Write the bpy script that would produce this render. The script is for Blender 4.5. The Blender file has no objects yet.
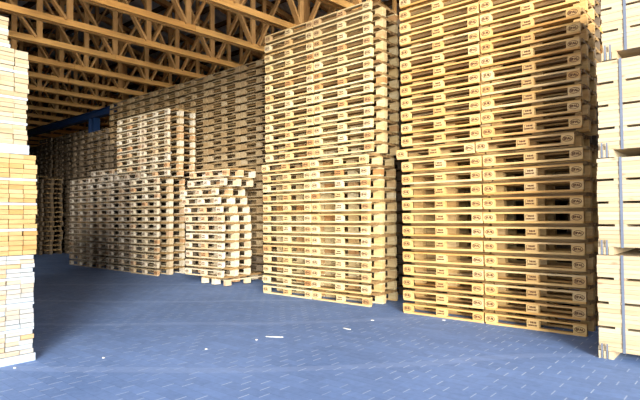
import bpy, math, random
from mathutils import Matrix, Vector
random.seed(7)
R = random.Random(11)
COL = bpy.context.scene.collection

# ------------------------------------------------------------------ helpers
def tag(o, label=None, cat=None, group=None, kind=None):
    if label: o['label'] = label
    if cat: o['category'] = cat
    if group: o['group'] = group
    if kind: o['kind'] = kind
    return o

class MB:
    """collects boxes / bars into one mesh"""
    def __init__(self): self.v = []; self.f = []
    def box(self, x0, x1, y0, y1, z0, z1, M=None, cham=0.0):
        b = len(self.v)
        if cham:
            c = cham
            ring = [(x0+c, y0), (x1-c, y0), (x1, y0+c), (x1, y1-c), (x1-c, y1), (x0+c, y1), (x0, y1-c), (x0, y0+c)]
        else:
            ring = [(x0, y0), (x1, y0), (x1, y1), (x0, y1)]
        n = len(ring)
        pts = [Vector((x, y, z0)) for x, y in ring] + [Vector((x, y, z1)) for x, y in ring]
        if M: pts = [M @ p for p in pts]
        self.v += [tuple(p) for p in pts]
        self.f.append(tuple(b+i for i in reversed(range(n))))
        self.f.append(tuple(b+n+i for i in range(n)))
        for i in range(n):
            j = (i+1) % n
            self.f.append((b+i, b+j, b+n+j, b+n+i))
        return self
    def bar(self, p, q, w, h, up=Vector((0, 0, 1))):
        """rectangular bar from p to q, width w (sideways), height h (towards up)"""
        p = Vector(p); q = Vector(q); d = (q-p); L = d.length; d.normalize()
        s = d.cross(up); s.normalize(); u = s.cross(d)
        M = Matrix(((d.x, s.x, u.x, p.x), (d.y, s.y, u.y, p.y), (d.z, s.z, u.z, p.z), (0, 0, 0, 1)))
        self.box(0, L, -w/2, w/2, -h/2, h/2, M)
        return self
    def mesh(self, name, mat=None):
        me = bpy.data.meshes.new(name)
        me.from_pydata(self.v, [], self.f); me.update()
        if mat: me.materials.append(mat)
        return me
    def build(self, name, mat, parent=None, loc=(0, 0, 0)):
        o = bpy.data.objects.new(name, self.mesh(name, mat)); COL.objects.link(o)
        o.location = loc; o.parent = parent
        return o

def empty(name, loc, rz=0.0):
    o = bpy.data.objects.new(name, None); COL.objects.link(o)
    o.location = loc; o.rotation_euler = (0, 0, rz); o.empty_display_size = 0.2
    return o

# ------------------------------------------------------------------ materials
def newmat(name):
    m = bpy.data.materials.new(name); m.use_nodes = True
    nt = m.node_tree
    return m, nt, nt.nodes, nt.links, nt.nodes['Principled BSDF']

def wood(name, cols, rough=0.7, grain=(2.5, 26, 26), dark=0.82, island=True, knots=0.0, tone=0.66):
    """cols: list of colours chosen per object and per board"""
    m, nt, N, L, P = newmat(name)
    oi = N.new('ShaderNodeObjectInfo'); geo = N.new('ShaderNodeNewGeometry')
    add = N.new('ShaderNodeMath'); add.operation = 'ADD'
    L.new(oi.outputs['Random'], add.inputs[0])
    if island: L.new(geo.outputs['Random Per Island'], add.inputs[1])
    else: add.inputs[1].default_value = 0.37
    fr = N.new('ShaderNodeMath'); fr.operation = 'FRACT'; L.new(add.outputs[0], fr.inputs[0])
    cr = N.new('ShaderNodeValToRGB'); L.new(fr.outputs[0], cr.inputs[0])
    while len(cr.color_ramp.elements) < len(cols): cr.color_ramp.elements.new(0.5)
    for i, c in enumerate(cols):
        e = cr.color_ramp.elements[i]; e.position = i/(len(cols)-1); e.color = (*[x*tone for x in c], 1)
    tc = N.new('ShaderNodeTexCoord'); mp = N.new('ShaderNodeMapping')
    mp.inputs['Scale'].default_value = grain
    L.new(tc.outputs['Object'], mp.inputs[0])
    av = N.new('ShaderNodeVectorMath'); av.operation = 'ADD'
    L.new(mp.outputs[0], av.inputs[0])
    sc = N.new('ShaderNodeMath'); sc.operation = 'MULTIPLY'; sc.inputs[1].default_value = 37
    L.new(fr.outputs[0], sc.inputs[0]); L.new(sc.outputs[0], av.inputs[1])
    no = N.new('ShaderNodeTexNoise'); no.inputs['Scale'].default_value = 1.6; no.inputs['Detail'].default_value = 4
    L.new(av.outputs[0], no.inputs['Vector'])
    r2 = N.new('ShaderNodeValToRGB'); L.new(no.outputs['Fac'], r2.inputs[0])
    r2.color_ramp.elements[0].position = 0.35; r2.color_ramp.elements[0].color = (dark, dark*0.93, dark*0.82, 1)
    r2.color_ramp.elements[1].position = 0.62; r2.color_ramp.elements[1].color = (1, 1, 1, 1)
    mx = N.new('ShaderNodeMix'); mx.data_type = 'RGBA'; mx.blend_type = 'MULTIPLY'; mx.inputs[0].default_value = 1
    L.new(cr.outputs[0], mx.inputs[6]); L.new(r2.outputs[0], mx.inputs[7])
    out = mx.outputs[2]
    if knots:
        vo = N.new('ShaderNodeTexVoronoi'); vo.inputs['Scale'].default_value = 1.0
        mk = N.new('ShaderNodeMapping'); mk.inputs['Scale'].default_value = (4.5, 7, 11)
        L.new(tc.outputs['Object'], mk.inputs[0]); L.new(mk.outputs[0], vo.inputs['Vector'])
        r3 = N.new('ShaderNodeValToRGB'); L.new(vo.outputs['Distance'], r3.inputs[0])
        r3.color_ramp.elements[0].position = 0.05; r3.color_ramp.elements[0].color = (0.62, 0.2, 0.08, 1)
        r3.color_ramp.elements[1].position = 0.2; r3.color_ramp.elements[1].color = (1, 1, 1, 1)
        m2 = N.new('ShaderNodeMix'); m2.data_type = 'RGBA'; m2.blend_type = 'MULTIPLY'; m2.inputs[0].default_value = knots
        L.new(out, m2.inputs[6]); L.new(r3.outputs[0], m2.inputs[7]); out = m2.outputs[2]
    L.new(out, P.inputs['Base Color'])
    bp = N.new('ShaderNodeBump'); bp.inputs['Strength'].default_value = 0.12
    L.new(no.outputs['Fac'], bp.inputs['Height']); L.new(bp.outputs[0], P.inputs['Normal'])
    P.inputs['Roughness'].default_value = rough
    return m

def plain(name, c, rough=0.6, metal=0.0, noise=0.12, scale=6):
    m, nt, N, L, P = newmat(name)
    tc = N.new('ShaderNodeTexCoord'); no = N.new('ShaderNodeTexNoise'); no.inputs['Scale'].default_value = scale
    L.new(tc.outputs['Object'], no.inputs['Vector'])
    mx = N.new('ShaderNodeMix'); mx.data_type = 'RGBA'
    mx.inputs[6].default_value = (*[v*(1-noise) for v in c], 1); mx.inputs[7].default_value = (*[min(1, v*(1+noise)) for v in c], 1)
    L.new(no.outputs['Fac'], mx.inputs[0]); L.new(mx.outputs[2], P.inputs['Base Color'])
    P.inputs['Roughness'].default_value = rough; P.inputs['Metallic'].default_value = metal
    return m

ORANGE = (0.62, 0.30, 0.10)
FAM = {
 'yellow': (wood('block_yellow', [(0.86, 0.66, 0.34), (0.88, 0.70, 0.38), ORANGE, (0.84, 0.60, 0.27), (0.90, 0.76, 0.48), (0.86, 0.64, 0.30)], island=False),
            wood('board_yellow', [(0.86, 0.64, 0.30), (0.90, 0.74, 0.42), (0.80, 0.52, 0.20), (0.90, 0.76, 0.46)])),
 'honey': (wood('block_honey', [(0.84, 0.52, 0.19), (0.90, 0.62, 0.26), (0.78, 0.45, 0.15), (0.90, 0.66, 0.33)], island=False),
           wood('board_honey', [(0.84, 0.48, 0.13), (0.90, 0.60, 0.24), (0.74, 0.38, 0.09), (0.90, 0.66, 0.33)])),
 'grey': (wood('block_grey', [(0.56, 0.50, 0.42), (0.60, 0.54, 0.45), (0.46, 0.32, 0.20), (0.52, 0.43, 0.32), (0.66, 0.62, 0.55)], island=False),  # weathered grey, also darkened for the weak light on the low row's fronts
          wood('board_grey', [(0.50, 0.42, 0.32), (0.58, 0.51, 0.42), (0.44, 0.35, 0.25), (0.56, 0.48, 0.36)])),
 'pale': (wood('block_pale', [(0.82, 0.70, 0.50), (0.84, 0.76, 0.60), (0.66, 0.36, 0.16), (0.78, 0.62, 0.40), (0.86, 0.80, 0.68)], island=False),
          wood('board_pale', [(0.78, 0.64, 0.42), (0.84, 0.74, 0.55), (0.72, 0.55, 0.32), (0.84, 0.72, 0.50)])),
}
M_deck_shade = wood('deck_board_shade', [(0.36, 0.21, 0.08), (0.44, 0.28, 0.11), (0.30, 0.17, 0.06), (0.46, 0.31, 0.13)])  # deck boards darkened: shade of the gaps between pallets put into the colour
M_deep_shade = wood('pallet_deep_shade', [(0.285, 0.205, 0.124), (0.322, 0.248, 0.167), (0.248, 0.174, 0.105), (0.310, 0.229, 0.143)], tone=0.48)  # wood colour darkened to carry the shade on far and hidden stacks
M_pallet_shade = wood('pallet_wood_shade', [(0.459, 0.311, 0.148), (0.518, 0.385, 0.215), (0.400, 0.252, 0.111), (0.548, 0.429, 0.266)], tone=0.60)  # brown deepened, shade over the tall back row is in this colour
M_stamp = plain('burnt_stamp', (0.10, 0.04, 0.015), 0.9)
M_truss = wood('truss_wood', [(0.86, 0.46, 0.13), (0.90, 0.52, 0.16), (0.80, 0.40, 0.10)], tone=0.95, grain=(20, 2, 20))
M_web = wood('truss_web_wood', [(0.68, 0.37, 0.12), (0.74, 0.42, 0.15), (0.58, 0.30, 0.09)], tone=0.85, grain=(12, 12, 3))
M_pale = wood('sawn_timber', [(0.594, 0.477, 0.306), (0.630, 0.531, 0.369), (0.558, 0.423, 0.252), (0.648, 0.558, 0.396)], grain=(1.2, 14, 30), dark=0.88, knots=0.7)
M_end_pale = wood('timber_end_pale', [(0.474, 0.377, 0.229), (0.518, 0.437, 0.296), (0.444, 0.326, 0.185), (0.533, 0.459, 0.333)], grain=(9, 3, 30), dark=0.88)
M_end_warm = wood('timber_end_warm', [(0.528, 0.344, 0.128), (0.560, 0.408, 0.192), (0.480, 0.272, 0.080), (0.576, 0.432, 0.224)], grain=(9, 3, 30), dark=0.86)
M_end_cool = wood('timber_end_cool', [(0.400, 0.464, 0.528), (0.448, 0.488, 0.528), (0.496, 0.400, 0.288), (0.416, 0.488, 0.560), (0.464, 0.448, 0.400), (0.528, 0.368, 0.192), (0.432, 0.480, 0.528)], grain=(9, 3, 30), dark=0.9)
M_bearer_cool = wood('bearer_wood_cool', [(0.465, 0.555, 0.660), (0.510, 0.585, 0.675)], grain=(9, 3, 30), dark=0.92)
M_strap = plain('strap_band', (0.10, 0.12, 0.165), 0.45)
M_blue = plain('blue_steel', (0.006, 0.03, 0.10), 0.5, 0.0)
M_chip = plain('wood_chip', (0.48, 0.47, 0.45), 0.8)

# ------------------------------------------------------------------ floor
def floor_mat():
    m, nt, N, L, P = newmat('block_paving')
    tc = N.new('ShaderNodeTexCoord'); sep = N.new('ShaderNodeSeparateXYZ'); L.new(tc.outputs['Object'], sep.inputs[0])
    def mth(op, a, b=None):
        n = N.new('ShaderNodeMath'); n.operation = op
        for i, q in enumerate((a, b)):
            if q is None: continue
            if isinstance(q, (int, float)): n.inputs[i].default_value = q
            else: L.new(q, n.inputs[i])
        return n.outputs[0]
    X, Y = sep.outputs[0], sep.outputs[1]
    ry = mth('DIVIDE', Y, 0.115); row = mth('FLOOR', ry); fy = mth('FRACT', ry)
    off = mth('MULTIPLY', mth('MODULO', mth('ADD', row, 400), 2), 0.5)
    xs = mth('ADD', mth('DIVIDE', X, 0.23), off); fx = mth('FRACT', xs); colm = mth('FLOOR', xs)
    jx = mth('LESS_THAN', fx, 0.045)          # short head joints, filled with pale sand
    jy = mth('LESS_THAN', fy, 0.05)           # long bed joints, dark
    comb = N.new('ShaderNodeCombineXYZ'); L.new(colm, comb.inputs[0]); L.new(row, comb.inputs[1])
    wn = N.new('ShaderNodeTexWhiteNoise'); wn.noise_dimensions = '2D'; L.new(comb.outputs[0], wn.inputs['Vector'])
    big = N.new('ShaderNodeTexNoise'); big.inputs['Scale'].default_value = 0.55; big.inputs['Detail'].default_value = 5
    L.new(tc.outputs['Object'], big.inputs['Vector'])
    fine = N.new('ShaderNodeTexNoise'); fine.inputs['Scale'].default_value = 18; fine.inputs['Detail'].default_value = 4
    L.new(tc.outputs['Object'], fine.inputs['Vector'])
    # paver colour
    cr = N.new('ShaderNodeValToRGB'); L.new(big.outputs['Fac'], cr.inputs[0])
    cr.color_ramp.elements[0].position = 0.3; cr.color_ramp.elements[0].color = (*FLOOR_A, 1)
    cr.color_ramp.elements[1].position = 0.7; cr.color_ramp.elements[1].color = (*FLOOR_B, 1)
    hsv = N.new('ShaderNodeHueSaturation'); L.new(cr.outputs[0], hsv.inputs['Color'])
    val = mth('ADD', mth('ADD', mth('MULTIPLY', wn.outputs['Value'], 0.14), 0.74), mth('MULTIPLY', fine.outputs['Fac'], 0.38))
    L.new(val, hsv.inputs['Value'])
    d1 = N.new('ShaderNodeMix'); d1.data_type = 'RGBA'; L.new(mth('MULTIPLY', jy, 0.2), d1.inputs[0])
    L.new(hsv.outputs[0], d1.inputs[6]); d1.inputs[7].default_value = (0.02, 0.04, 0.09, 1)
    pat = N.new('ShaderNodeTexNoise'); pat.inputs['Scale'].default_value = 1.3; L.new(tc.outputs['Object'], pat.inputs['Vector'])
    wn2 = N.new('ShaderNodeTexWhiteNoise'); wn2.noise_dimensions = '3D'; L.new(comb.outputs[0], wn2.inputs['Vector'])
    amt = mth('MULTIPLY', mth('MULTIPLY', jx, mth('GREATER_THAN', wn2.outputs['Value'], 0.35)), mth('SUBTRACT', mth('MULTIPLY', pat.outputs['Fac'], 2.1), 0.35))
    cl = N.new('ShaderNodeClamp'); L.new(amt, cl.inputs[0])
    d2 = N.new('ShaderNodeMix'); d2.data_type = 'RGBA'; L.new(cl.outputs[0], d2.inputs[0])
    L.new(d1.outputs[2], d2.inputs[6]); d2.inputs[7].default_value = (0.44, 0.52, 0.66, 1)
    # pale scrape marks (tyre scuffs)
    wv = N.new('ShaderNodeTexWave'); wv.inputs['Scale'].default_value = 0.16; wv.inputs['Distortion'].default_value = 3.2
    wv.inputs['Detail'].default_value = 2
    mpw = N.new('ShaderNodeMapping'); mpw.inputs['Rotation'].default_value = (0, 0, 0.9); L.new(tc.outputs['Object'], mpw.inputs[0])
    L.new(mpw.outputs[0], wv.inputs['Vector'])
    sc = mth('MULTIPLY', mth('GREATER_THAN', wv.outputs['Fac'], 0.985), 0.16)
    d3 = N.new('ShaderNodeMix'); d3.data_type = 'RGBA'; L.new(sc, d3.inputs[0])
    L.new(d2.outputs[2], d3.inputs[6]); d3.inputs[7].default_value = (0.4, 0.5, 0.75, 1)
    L.new(d3.outputs[2], P.inputs['Base Color'])
    P.inputs['Roughness'].default_value = 0.75
    P.inputs['Specular IOR Level'].default_value = 0.3
    bp = N.new('ShaderNodeBump'); bp.inputs['Strength'].default_value = 0.25; bp.inputs['Distance'].default_value = 0.01
    L.new(mth('SUBTRACT', fine.outputs['Fac'], mth('ADD', jy, jx)), bp.inputs['Height']); L.new(bp.outputs[0], P.inputs['Normal'])
    return m
FLOOR_A = (0.118, 0.20, 0.41); FLOOR_B = (0.175, 0.275, 0.53)
fl = MB().box(-31, 4.0, -1.8, 19.1, -0.12, 0.0)
tag(fl.build('floor', floor_mat()), kind='structure')
M_yard = plain('yard_ground', (0.55, 0.53, 0.50), 0.9)
yd = MB().box(-60, 40, -45, -1.8, -0.12, 0.0).box(4.0, 40, -1.8, 45, -0.12, 0.0)
tag(yd.build('ground', M_yard), kind='structure')

# ------------------------------------------------------------------ building shell
HR = 5.30                       # underside of the truss bottom chords
V0, V1, VR = -1.6, 19.0, 8.85   # eave, back eave, ridge
UL, UR = -31.0, 1.2
SL = math.tan(math.radians(12))
def zt(v): return HR + 1.25 + (SL*(v-V0) if v < VR else SL*(2*VR - v - V0))
def board_wall(name, c):
    m, nt, N, L, P = newmat(name)
    tc = N.new('ShaderNodeTexCoord'); br = N.new('ShaderNodeTexBrick')
    mp = N.new('ShaderNodeMapping'); mp.inputs['Rotation'].default_value = (math.pi/2, 0, 0); L.new(tc.outputs['Object'], mp.inputs[0])
    L.new(mp.outputs[0], br.inputs['Vector'])
    br.inputs['Scale'].default_value = 1; br.inputs['Brick Width'].default_value = 4; br.inputs['Row Height'].default_value = 0.2
    br.inputs['Mortar Size'].default_value = 0.01
    br.inputs['Color1'].default_value = (*c, 1); br.inputs['Color2'].default_value = (*[x*0.7 for x in c], 1)
    br.inputs['Mortar'].default_value = (0.01, 0.006, 0.003, 1)
    L.new(br.outputs[0], P.inputs['Base Color']); P.inputs['Roughness'].default_value = 0.85
    return m
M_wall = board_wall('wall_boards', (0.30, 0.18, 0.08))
w = MB().box(UL, UR, V1, V1+0.12, 0, zt(V1)+0.18); tag(w.build('wall_back', M_wall), kind='structure')
def gable(name, u):
    pts = [(V0, 0), (V1, 0), (V1, zt(V1)+.18), (VR, zt(VR)+.18), (V0, zt(V0)+.18)]
    m = MB()
    m.v = [(u, a, b) for a, b in pts] + [(u-0.12, a, b) for a, b in pts]
    n = 5; m.f = [tuple(range(n)), tuple(reversed(range(n, 2*n)))] + [(i, i+n, (i+1) % n+n, (i+1) % n) for i in range(n)]
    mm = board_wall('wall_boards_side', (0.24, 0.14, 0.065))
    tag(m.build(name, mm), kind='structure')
gable('wall_left', UL)
w = MB().box(UL, -7.0, V0-0.12, V0, 0, zt(V0)+0.18); tag(w.build('wall_front', M_wall), kind='structure')
w = MB().box(UR, UR+0.12, 7.1, V1, 0, HR+0.3); tag(w.build('wall_right_blocker', board_wall('wall_boards_right', (0.24, 0.14, 0.065))), kind='structure')  # unseen wall, added to keep side daylight out of the aisle behind the stacks

def roof_mat():
    m, nt, N, L, P = newmat('corrugated_roof_sheet')
    tc = N.new('ShaderNodeTexCoord'); no = N.new('ShaderNodeTexNoise'); no.inputs['Scale'].default_value = 2
    L.new(tc.outputs['Object'], no.inputs['Vector'])
    cr = N.new('ShaderNodeValToRGB'); L.new(no.outputs['Fac'], cr.inputs[0])
    cr.color_ramp.elements[0].color = (0.66, 0.66, 0.64, 1); cr.color_ramp.elements[1].color = (0.82, 0.82, 0.80, 1)
    L.new(cr.outputs[0], P.inputs['Base Color']); P.inputs['Roughness'].default_value = 0.55
    return m
def roof():
    m = MB(); n = int((UR-UL+1.0)/0.09)
    prof = []
    for i in range(n+1):
        u = UL-0.5 + i*0.09; prof.append((u, 0.022*(i % 2)))
    ends = [(V0-0.9, zt(V0-0.9)), (VR, zt(VR)), (V1+0.9, zt(V1+0.9))]
    for off in (0.16, 0.175):
        for (v, z) in ends:
            for (u, d) in prof: m.v.append((u, v, z+off+d))
    k = len(prof)
    for lay in range(2):
        for r in range(2):
            for i in range(k-1):
                a = lay*3*k + r*k + i
                q = (a, a+1, a+k+1, a+k)
                m.f.append(q if lay else tuple(reversed(q)))
    return m
tag(roof().build('ceiling', roof_mat()), kind='structure')

# purlins along the length of the building: they carry the sheets
M_purlin = wood('purlin_wood', [(0.20, 0.115, 0.05), (0.26, 0.15, 0.065)], grain=(3, 20, 20))
k = 0
v = V0-0.5
while v < V1+0.6:
    m = MB(); sgn = 1 if v < VR else -1
    ang = math.atan(SL)*sgn
    z = zt(v)+0.085
    m.bar((UL-0.4, v, z), (UR+0.4, v, z), 0.09, 0.14, Vector((0, -math.sin(ang), math.cos(ang))))
    k += 1
    tag(m.build('trim_%d' % k, M_purlin), kind='structure')
    v += 0.85

# ------------------------------------------------------------------ roof trusses
ROT = math.radians(-3.2)
def truss(u, label):
    t = empty('roof_truss', (u, 6.2, 0), ROT)
    tag(t, label, 'roof truss', 'timber roof trusses')
    def Q(v): return v-6.2
    hb = 0.125
    for s in (-0.055, 0.055):
        # the chord is made of lengths butted together
        cuts = [V0-0.3, 2.2+R.uniform(-1, 1), 6.6+R.uniform(-1, 1), 11+R.uniform(-1, 1), 15+R.uniform(-.7, .7), V1-0.05]
        for a, b in zip(cuts, cuts[1:]):
            m = MB().box(s-0.027, s+0.027, Q(a)+0.008, Q(b), HR, HR+hb)
            m.build('bottom_chord', M_truss, t)
    for s in (-0.055, 0.055):
        m = MB()
        m.bar((s, Q(V0-0.6), zt(V0-0.6)-0.08), (s, Q(VR), zt(VR)-0.08), 0.05, 0.17)
        m.build('top_chord', M_web, t)
        m = MB(); m.bar((s, Q(VR), zt(VR)-0.08), (s, Q(V1-0.05), zt(V1-0.05)-0.08), 0.05, 0.17)
        m.build('top_chord', M_web, t)
    # verticals and diagonals between the plies
    posts = [-0.6+1.72*i for i in range(12)]
    for i, v in enumerate(posts):
        if v > V1-0.3: break
        MB().box(-0.026, 0.026, Q(v)-0.06, Q(v)+0.06, HR+0.01, zt(v)-0.02).build('post', M_web, t)
    for i in range(len(posts)-1):
        a, b = posts[i], posts[i+1]
        if b > V1-0.3: break
        if b <= VR+0.4: p, q = (a+0.1, zt(a)-0.16), (b-0.1, HR+0.1)
        else: p, q = (a+0.1, HR+0.1), (b-0.1, zt(b)-0.16)
        m = MB().bar((0.07, Q(p[0]), p[1]), (0.07, Q(q[0]), q[1]), 0.045, 0.13, Vector((1, 0, 0)))
        # bar() sideways axis: keep the wide face visible along the truss
        m.build('diagonal', M_web, t)
        if i % 2 == 0 and b > 2:
            p2, q2 = (a+0.1, HR+0.1), ((a+b)/2, (zt(a)+HR)/2+0.25)
            MB().bar((-0.07, Q(a+0.12), HR+0.12), (-0.07, Q(b-0.12), zt(b)-0.2), 0.045, 0.11, Vector((1, 0, 0))).build('diagonal', M_web, t)
ords = ['first', 'second', 'third', 'fourth', 'fifth', 'sixth', 'seventh', 'eighth', 'ninth', 'tenth', 'eleventh', 'twelfth', 'thirteenth', 'fourteenth', 'fifteenth', 'sixteenth', 'seventeenth', 'eighteenth', 'nineteenth', 'twentieth', 'twenty-first', 'twenty-second', 'twenty-third', 'twenty-fourth', 'twenty-fifth', 'twenty-sixth', 'twenty-seventh']
for i in range(20):
    u = -1.3 - i*1.525
    if i == 0: lab = 'timber roof truss nearest the viewer, above the tall stack on the right'
    elif i == 19: lab = 'timber roof truss deepest in the hall, against the left end wall'
    else: lab = 'orange-brown timber roof truss, %s counted from the viewer into the hall' % ords[i]
    truss(u, lab)

# blue steel beam and post under the trusses
def ibeam():
    t = empty('steel_beam', (-15, 8.85, 0))
    tag(t, 'dark blue steel beam carrying the roof trusses behind the stacks', 'beam')
    MB().box(-14.5, 16.3, -0.11, 0.11, HR-0.025, HR).build('flange', M_blue, t)
    MB().box(-14.5, 16.3, -0.11, 0.11, HR-0.25, HR-0.225).build('flange', M_blue, t)
    MB().box(-14.5, 16.3, -0.02, 0.02, HR-0.225, HR-0.025).build('web', M_blue, t)
ibeam()
def post(u, label):
    t = empty('steel_post', (u, 8.85, 0)); tag(t, label, 'post')
    MB().box(-0.2, -0.17, -0.12, 0.12, 0.02, HR-0.25).build('flange', M_blue, t)
    MB().box(0.17, 0.2, -0.12, 0.12, 0.02, HR-0.25).build('flange', M_blue, t)
    MB().box(-0.17, 0.17, -0.03, 0.03, 0.02, HR-0.25).build('web', M_blue, t)
    MB().box(-0.24, 0.24, -0.18, 0.18, 0, 0.02).build('base_plate', M_blue, t)
post(-18.35, 'blue steel post under the beam, rising behind the far stacks')

# ------------------------------------------------------------------ pallets
PL, PD, PH = 1.2, 0.8, 0.1864
BX = [(0, .145), (.5275, .6725), (1.055, 1.2)]
BY = [(0, .07), (.345, .455), (.73, .8)]
Z1, Z2, Z3 = 0.025, 0.119, 0.140
DK = [(.23, .32), (.345, .455), (.485, .60), (.645, .79)]
def txt_mesh(body, size, sx=1.0):
    cu = bpy.data.curves.new('t', 'FONT'); cu.body = body; cu.size = size; cu.align_x = 'CENTER'; cu.align_y = 'CENTER'
    cu.offset = 0.0022
    cu.resolution_u = 1; cu.extrude = 0.0008
    o = bpy.data.objects.new('t', cu); COL.objects.link(o)
    dg = bpy.context.evaluated_depsgraph_get(); dg.update()
    me = bpy.data.meshes.new_from_object(o.evaluated_get(dg))
    v = [(p.co.x*sx, p.co.y, p.co.z) for p in me.vertices]; f = [tuple(q.vertices) for q in me.polygons]
    bpy.data.objects.remove(o); bpy.data.curves.remove(cu); bpy.data.meshes.remove(me)
    return v, f
def ring(rx, rz, w, n=20):
    v = []; f = []
    for i in range(n):
        a = 2*math.pi*i/n
        for r_x, r_z in ((rx, rz), (rx-w, rz-w)):
            v.append((r_x*math.cos(a), r_z*math.sin(a), 0.0008))
    for i in range(n):
        j = (i+1) % n; f.append((2*i, 2*j, 2*j+1, 2*i+1))
    return v, f
def stamp_mesh(kind):
    V = []; F = []
    def addm(v, f, dx=0, dz=0):
        b = len(V); V.extend([(x+dx, -0.0015-z, y+dz) for x, y, z in v]); F.extend([tuple(b+i for i in q) for q in f])
    if kind == 'EPAL': addm(*ring(.058, .036, .007)); addm(*txt_mesh('EPAL', .040, 1.0))
    elif kind == 'EUR': addm(*ring(.058, .036, .007)); addm(*txt_mesh('EUR', .042, 1.05))
    else:
        addm(*txt_mesh('DE-NI', .028), dx=0.005, dz=.017); addm(*txt_mesh('490016 HT', .022), dz=-.017)
        addm([(-.058, -.034, 0), (-.053, -.034, 0), (-.053, .034, 0), (-.058, .034, 0)], [(0, 1, 2, 3)])
        addm([(-.058, .03, 0), (-.03, .03, 0), (-.03, .034, 0), (-.058, .034, 0)], [(0, 1, 2, 3)])
    me = bpy.data.meshes.new('stamp'); me.from_pydata(V, [], F); me.update(); me.materials.append(M_stamp)
    return me
STAMP = {k: stamp_mesh(k) for k in ('EUR', 'IPPC', 'EPAL')}

ME = {}
def part_meshes():
    for key, (mb_, md_) in FAM.items():
        ME['skid', key] = [MB().box(0, PL, a, b, 0, Z1, cham=0.012).mesh('bottom_board', md_) for a, b in BY]
        ME['block', key] = [[MB().box(x0, x1, y0+0.001, y1-0.001, Z1, Z2).mesh('block', mb_) for x0, x1 in BX] for y0, y1 in BY]
        ME['str', key] = [MB().box(0.001, PL-0.001, a, b, Z2, Z3).mesh('stringer_board', md_) for a, b in [(0, .075), (.34, .46), (.725, .8)]]
    m = MB()
    for a, b in DK: m.box(0.01, PL-0.012, a, b, Z3, PH-0.002)
    ME['deck'] = [m.mesh('deck', M_deck_shade)]
    m = MB()
    for a, b in BY:
        m.box(0, PL, a, b, 0, Z1)
        for x0, x1 in BX: m.box(x0, x1, a+.001, b-.001, Z1, Z2)
    for a, b in [(0, .075), (.34, .46), (.725, .8)]: m.box(0, PL, a, b, Z2, Z3)
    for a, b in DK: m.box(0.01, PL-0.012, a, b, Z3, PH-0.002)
    for nm_, mt_ in (('whole', M_pallet_shade), ('whole_old', M_deep_shade)):
        me = m.mesh('pallet', mt_); me.materials.append(M_deck_shade)
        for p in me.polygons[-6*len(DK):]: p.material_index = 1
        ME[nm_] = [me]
    ME['_mb'] = m
part_meshes()

def detailed_pallet(key, feet=False):
    r = empty('wooden_pallet', (0, 0, 0)); parts = []
    def P(name, me):
        o = bpy.data.objects.new(name, me); COL.objects.link(o); o.parent = r; return o
    P('deck', ME['deck'][0])
    for me in ME['str', key]: P('stringer_board', me)
    if not feet:
        for me in ME['skid', key]: P('bottom_board', me)
    for j in range(3):
        for i in range(3):
            b = P('block', ME['block', key][j][i])
            if not feet and j == 0:
                s = bpy.data.objects.new('burnt_stamp', STAMP[('EUR', 'IPPC', 'EPAL')[i]]); COL.objects.link(s); s.parent = b
                s.location = ((BX[i][0]+BX[i][1])/2, 0, (Z1+Z2)/2)
                s['label'] = ('dark oval burnt mark reading EUR', 'dark burnt code mark', 'dark oval burnt mark reading EPAL')[i]
    return r
def dup(root):
    r = root.copy(); COL.objects.link(r)
    for ch in list(root.children):
        c = ch.copy(); COL.objects.link(c); c.parent = r
        for g in list(ch.children):
            d = g.copy(); COL.objects.link(d); d.parent = c
    return r
proto = {}
def get_pallet(key):
    if key not in proto:
        proto[key] = detailed_pallet('pale' if key == 'feet' else key, key == 'feet'); return proto[key]
    return dup(proto[key])
def simple_pallet(deep_shade):
    o = bpy.data.objects.new('wooden_pallet', ME['whole_old' if deep_shade else 'whole'][0]); COL.objects.link(o); return o
NPAL = 0
def place(o, u, v, z, rz, label, group):
    global NPAL
    o.location = (u, v, z); o.rotation_euler = (0, 0, rz)
    tag(o, label, 'pallet', group); NPAL += 1

def stack(u, v, n, rz, key, desc, group, start=0, special={}, jit=0.007, look='pale wooden pallet', simple=False, deep_shade=False, lean=(0, 0)):
    for i in range(start, n):
        du, dv = special.get(i, (0, 0))
        if i in special: pass
        a = R.uniform(-0.005, 0.005)
        o = simple_pallet(deep_shade) if simple else get_pallet(key)
        x = u + R.uniform(-jit, jit) + du + lean[0]*i; y = v + R.uniform(-jit, jit) + dv + lean[1]*i
        if i == n-1: w = 'topmost'
        elif i == 0: w = 'bottommost'
        elif i == 1: w = 'second from the floor'
        else: w = '%s from the floor' % ords[i]
        place(o, x, y, i*PH, rz+a, '%s, %s %s' % (look, w, desc), group)

RZ3, RZ4 = -0.0138, 0.009
def along(u, v, rz, d): return u+math.cos(rz)*d, v+math.sin(rz)*d
# tall stacks in front (each = lower pile of 13 and upper pile of 13)
G3 = 'pallets in the tall double stack at the centre'; G4 = 'pallets in the tall double stack on the right'
def split_special(upper_du, n=26, extra={}):
    d = {i: (upper_du, 0) for i in range(13, n)}; d.update(extra); return d
u3, v3 = -7.02, 6.60
stack(u3, v3, 26, RZ3, 'yellow', 'in left column of centre stack', G3, special=split_special(0.07, extra={12: (-0.03, 0)}))
x, y = along(u3, v3, RZ3, 1.222)
stack(x, y, 26, RZ3, 'yellow', 'in right column of centre stack', G3, special=split_special(0.07, extra={12: (-0.03, 0)}))
u4, v4 = -3.94, 6.48
stack(u4, v4, 26, RZ4, 'honey', 'in left column of the rightmost stack', G4, special=split_special(0.0, extra={12: (-0.08, 0)}), look='honey-coloured pallet')
x, y = along(u4, v4, RZ4, 1.222)
stack(x, y, 24, RZ4, 'honey', 'in right column beside the timber packs', G4, special=split_special(0.0, n=24, extra={12: (-0.08, -0.01)}), look='honey-coloured pallet')

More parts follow.
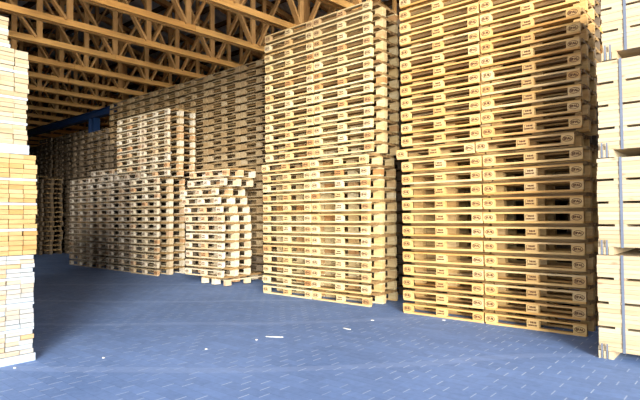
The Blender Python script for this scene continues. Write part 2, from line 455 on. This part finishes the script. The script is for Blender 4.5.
# lone short stack left of centre, on a footed pallet
G2 = 'pallets in the short lone stack'
o = get_pallet('feet')
place(o, -8.15, 6.64, 0, math.pi/2, 'pallet on nine bare feet under the short lone stack', G2)
for i in range(1, 13):
    o = get_pallet('pale')
    du = [0, 0, 0, 0, 0, 0, 0, -.015, -.06, -.125, -.175, .09, .15][i]
    w = 'topmost' if i == 12 else ('lowest closed one' if i == 1 else '%s from the floor' % ords[i])
    place(o, -9.41+du+R.uniform(-.01, .01), 6.56+R.uniform(-.01, .01), i*PH, 0.03+R.uniform(-.01, .01),
          'pale pallet, %s in the short lone stack' % w, G2)

# long low row with its upper pile
G1 = 'pallets in the low row on the left'
cols = [(-16.10, 6.98, 14), (-14.87, 6.96, 15), (-13.62, 6.95, 14), (-12.38, 6.90, 13)]
nm = ['far left column of the low row', 'second column of the low row', 'third column of the low row', 'right end column of the low row']
for (u, v, n), d in zip(cols, nm):
    sp = {i: (0, 0) for i in range(n)}
    if n == 15: sp[13] = (0.0, 0.05); sp[14] = (0.05, 0.06)
    if n == 14 and u > -15: sp[13] = (0.1, 0.1)
    stack(u+0.14, v-0.02, n, 0.012, 'pale' if 'right end' in d else 'grey', 'in the '+d, G1, special=sp, jit=.007)
G1b = 'pallets in the small pile set on the low row'
for u, d, s in ((-13.20, 'left column of the raised pile', 14), (-11.97, 'right column of the raised pile', 13)):
    for i in range(s, 22):
        o = get_pallet('pale')
        w = 'topmost' if i == 21 else ('lowest' if i == s else '%s from its bottom' % ords[i-s])
        place(o, u+R.uniform(-.008, .008), 7.0+R.uniform(-.01, .01), i*PH, R.uniform(-.004, .004), 'pale pallet, %s in the %s' % (w, d), G1b)

# tall back row and far stacks: the visible ones one by one, the rest as one object
rest = []
G5 = 'pallets in the tall back row'
tall = [(-15.45, 20), (-14.2, 21), (-12.95, 21), (-11.70, 14), (-10.45, 10), (-9.2, 3), (-7.95, 27), (-6.7, 27), (-5.45, 27), (-4.2, 27), (-2.95, 27)]
nt_ = ['leftmost column', 'second column', 'third column', 'fourth column', 'fifth column', 'sixth column, beside the centre stack']
for k, (u, s) in enumerate(tall):
    v = 7.95
    for i in range(0, 27):
        x, y, a = u+R.uniform(-.012, .012), v+R.uniform(-.012, .012), R.uniform(-.006, .006)
        if i < s: rest.append((x, y, i*PH, a))
        else:
            o = simple_pallet(False)
            w = 'topmost' if i == 26 else '%s from the top' % ords[26-i]
            place(o, x, y, i*PH, a, 'brownish pallet, %s in the %s of the tall back row' % (w, nt_[k].split(',')[0]), G5)
G6 = 'pallets in the far dark stacks'
far = [(-26.2, 9.2, 25), (-24.9, 9.1, 25), (-23.65, 9.0, 26), (-22.4, 9.15, 26), (-16.72, 7.9, 23), (-17.98, 7.93, 23), (-21.15, 9.1, 26), (-19.9, 9.1, 26), (-23.6, 8.1, 17), (-22.35, 8.15, 16)]
for k, (u, v, n) in enumerate(far):
    for i in range(n):
        x, y, a = u+R.uniform(-.02, .02), v+R.uniform(-.03, .03), R.uniform(-.01, .01)
        if k in (4, 5) and i >= 15 and NPAL < 300:
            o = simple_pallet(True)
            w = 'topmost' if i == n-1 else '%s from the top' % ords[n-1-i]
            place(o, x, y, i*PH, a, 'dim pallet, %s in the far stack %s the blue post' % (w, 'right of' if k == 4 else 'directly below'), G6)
        else: rest.append((x, y, i*PH, a))
big = MB(); src = ME['_mb']
for (x, y, z, a) in rest:
    M = Matrix.Translation((x, y, z)) @ Matrix.Rotation(a, 4, 'Z'); b = len(big.v)
    big.v += [tuple(M @ Vector(p)) for p in src.v]; big.f += [tuple(b+i for i in q) for q in src.f]
bo = big.build('distant_pallets', M_deep_shade); bo.data.materials.append(M_deck_shade)
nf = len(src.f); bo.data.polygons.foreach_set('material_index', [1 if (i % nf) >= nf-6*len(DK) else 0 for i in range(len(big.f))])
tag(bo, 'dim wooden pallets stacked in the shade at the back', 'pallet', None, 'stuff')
print('individual pallets', NPAL, 'rest', len(rest))

# ------------------------------------------------------------------ timber packs on the right
def right_pack(z0, z1, du, label, base_h=0.075):
    t = empty('timber_pack', (-1.22+du, 5.66, z0)); tag(t, label, 'timber pack', 'strapped timber packs on the right')
    H = z1-z0; LN, DP = 4.6, 1.12
    # bearers: three short battens side by side, wrapped by thin bands
    for g in (0.0, 1.9, 3.9):
        for k in range(3):
            o = MB().box(g+0.005+k*0.045, g+0.045+k*0.045, -0.02, DP, 0, base_h).build('bearer', M_pale, t)
            if k < 2 and g == 0:
                MB().box(0.030+k*0.045, 0.044+k*0.045, -0.026, -0.021, 0.0, base_h+0.07).build('bearer_band', M_strap, o)
    nl = 4; gap = 0.022; lh = (H-base_h-gap*(nl-1))/nl
    for l in range(nl):
        a = base_h + l*(lh+gap); m = MB(); nb = 5
        for r in range(nb):
            zz = a+r*lh/nb
            for c in range(8):
                j = R.uniform(-.004, .004)
                if c not in (0, 7) and r not in (0, nb-1): continue
                m.box(R.uniform(0, .012), LN+R.uniform(-.01, .01), c*.14+(j if c == 0 else 0), c*.14+.137, zz+0.001, zz+lh/nb-0.0008)
        m.build('board_layer', M_pale, t)
        if l:
            for g in (0.10+0.05*(l % 2), 1.3, 2.5, 3.7): MB().box(g, g+0.10, 0.003, DP-.003, a-gap, a).build('sticker', M_pale, t)
    sx = 0.155+0.045*(1 if z0 > 1 else 1.3)
    for s in (sx, 2.3, 4.2):
        m = MB().box(s, s+0.024, -0.009, -0.0052, base_h-0.004, H+0.004)
        m.build('strap', M_strap, t)
zs = [0, 1.012, 1.965, 2.925, 3.88, 4.84]
labs = ['strapped pack of pale boards on the floor beside the rightmost pallet stack',
        'strapped pack of pale boards, second from the floor at the right edge',
        'strapped pack of pale boards, third from the floor at the right edge',
        'strapped pack of pale boards, topmost one visible at the right edge']
for i in range(4): right_pack(zs[i], zs[i+1]-0.006, [0.0, 0.02, 0.04, 0.09][i], labs[i])

# ------------------------------------------------------------------ timber packs on the left (board ends face the aisle)
def left_pack(z0, layers, v1, mats, bearer, label, width=1.18, step=None):
    t = empty('timber_pack', (-5.5, v1, z0)); tag(t, label, 'timber pack', 'timber packs on the left')
    a = 0.0; LN = 3.6
    if bearer:
        for g in (0.0, 1.6, 3.4):
            MB().box(-g-0.12, -g+(0.01 if g == 0 else 0), -width, 0.012, 0, bearer).build('bearer', M_bearer_cool, t)
        a = bearer
    for l, (lh, nb) in enumerate(layers):
        m = MB(); bw = 0.128; n = int(width/bw); h = (lh-0.022)/nb
        for r in range(nb):
            sh = 0
            if step and l == len(layers)-1: sh = step[r]
            zz = a+r*h
            for c in range(n):
                y1 = -c*bw+R.uniform(-.004, .004)-sh*bw+(R.uniform(-.012, .006) if c == 0 else 0)
                if y1-bw < -width-.3: continue
                m.box(-LN+R.uniform(-.02, .02), R.uniform(-.015, 0.004), y1-bw+0.006, y1, zz+0.004, zz+h)
        m.build('board_layer', mats[l], t)
        a += lh-0.022
        if l < len(layers)-1:
            for g in (0.0, 1.2, 2.4): MB().box(-g-0.10, -g-0.002+(0.006 if g == 0 else 0), -width+.01, -0.004, a, a+0.022).build('sticker', M_bearer_cool, t)
            a += 0.022
    return a
left_pack(0.0, [(.255, 5), (.25, 5), (.25, 5), (.235, 5)], 2.06, [M_end_cool]*4, 0.075, 'pack of board ends standing on the floor at the left edge')
left_pack(1.045, [(.26, 5), (.255, 5), (.24, 5), (.26, 5)], 2.075, [M_end_warm]*4, 0, 'yellow pack of board ends, second from the floor at the left edge')
left_pack(2.04, [(.22, 4), (.25, 5), (.26, 5), (.23, 5)], 1.98, [M_end_pale]*4, 0.09, 'pale pack of board ends, third from the floor at the left edge')
left_pack(3.07, [(.145, 3), (.14, 3)], 1.80, [M_end_pale]*2, 0.03, 'small pale pack of board ends on top of the left pile')

# ------------------------------------------------------------------ wood chips on the paving
chips = [(-4.33, 4.25, .22, .03, .5, 'long white wood splinter lying in the middle of the floor'),
         (-3.93, 5.12, .13, .03, -.1, 'white wood splinter on the floor before the centre stack'),
         (-3.98, 5.75, .05, .035, .3, 'small white chip on the floor between the two tall stacks'),
         (-3.24, 6.36, .05, .04, .3, 'tiny white chip at the foot of the rightmost stack'),
         (-5.35, 1.84, .03, .025, .3, 'tiny pale chip on the floor by the left timber pile'),
         (-5.03, 2.54, .03, .025, .3, 'tiny pale crumb on the floor right of the left timber pile'),
         (-4.39, 4.02, .03, .03, 1.3, 'tiny pale crumb beside the long white splinter'),
         (-4.5, 3.4, .03, .02, .8, 'tiny pale crumb in the middle of the foreground floor')]
for (u, v, l, w, a, lab) in chips:
    m = MB()
    ring_ = [(-l/2, -w*.2), (-l*.2, -w/2), (l*.4, -w*.4), (l/2, w*.1), (l*.1, w/2), (-l*.35, w*.35)]
    m.v = [(x, y, 0) for x, y in ring_] + [(x*.9, y*.8, .008) for x, y in ring_]
    m.f = [tuple(reversed(range(6))), tuple(range(6, 12))] + [(i, (i+1) % 6, (i+1) % 6+6, i+6) for i in range(6)]
    o = m.build('wood_chip', M_chip, None, (u, v, 0)); o.rotation_euler = (0, 0, a)
    tag(o, lab, 'wood chip', 'wood chips on the floor')

# ------------------------------------------------------------------ daylight
W = bpy.data.worlds.new('World'); bpy.context.scene.world = W; W.use_nodes = True
nt = W.node_tree; bg = nt.nodes['Background']
N, L = nt.nodes, nt.links
tc = N.new('ShaderNodeTexCoord'); sp = N.new('ShaderNodeSeparateXYZ'); L.new(tc.outputs['Generated'], sp.inputs[0])
cr = N.new('ShaderNodeValToRGB'); L.new(sp.outputs[2], cr.inputs[0])
cr.color_ramp.elements[0].position = 0.0; cr.color_ramp.elements[0].color = (1, 1, 0.98, 1)
cr.color_ramp.elements[1].position = 0.55; cr.color_ramp.elements[1].color = (0.42, 0.47, 0.55, 1)
L.new(cr.outputs[0], bg.inputs['Color']); bg.inputs['Strength'].default_value = 1.6      # bright hazy horizon, darker overhead
sun = bpy.data.lights.new('sun', 'SUN'); sun.energy = 5.8; sun.angle = math.radians(22); sun.color = (1, 0.97, 0.9)
so = bpy.data.objects.new('sun', sun); COL.objects.link(so)
d = Vector((-0.75, 0.64, -0.135)); so.rotation_euler = d.to_track_quat('-Z', 'Y').to_euler(); so.location = (6, -8, 6)

# ------------------------------------------------------------------ camera
cam = bpy.data.cameras.new('camera'); co = bpy.data.objects.new('camera', cam); COL.objects.link(co)
cam.sensor_width = 36; cam.lens = 36*512.16/640; cam.clip_end = 200
T, PIT, ROLL = .705, .0326, -.007
co.matrix_world = Matrix.Translation((0, 0, 1.4036)) @ Matrix.Rotation(T, 4, 'Z') @ Matrix.Rotation(math.pi/2+PIT, 4, 'X') @ Matrix.Rotation(ROLL, 4, 'Z')
S = bpy.context.scene; S.camera = co
S.view_settings.view_transform = 'Standard'; S.view_settings.look = 'None'; S.view_settings.gamma = 1
S.view_settings.use_curve_mapping = False; S.view_settings.exposure = 1.16
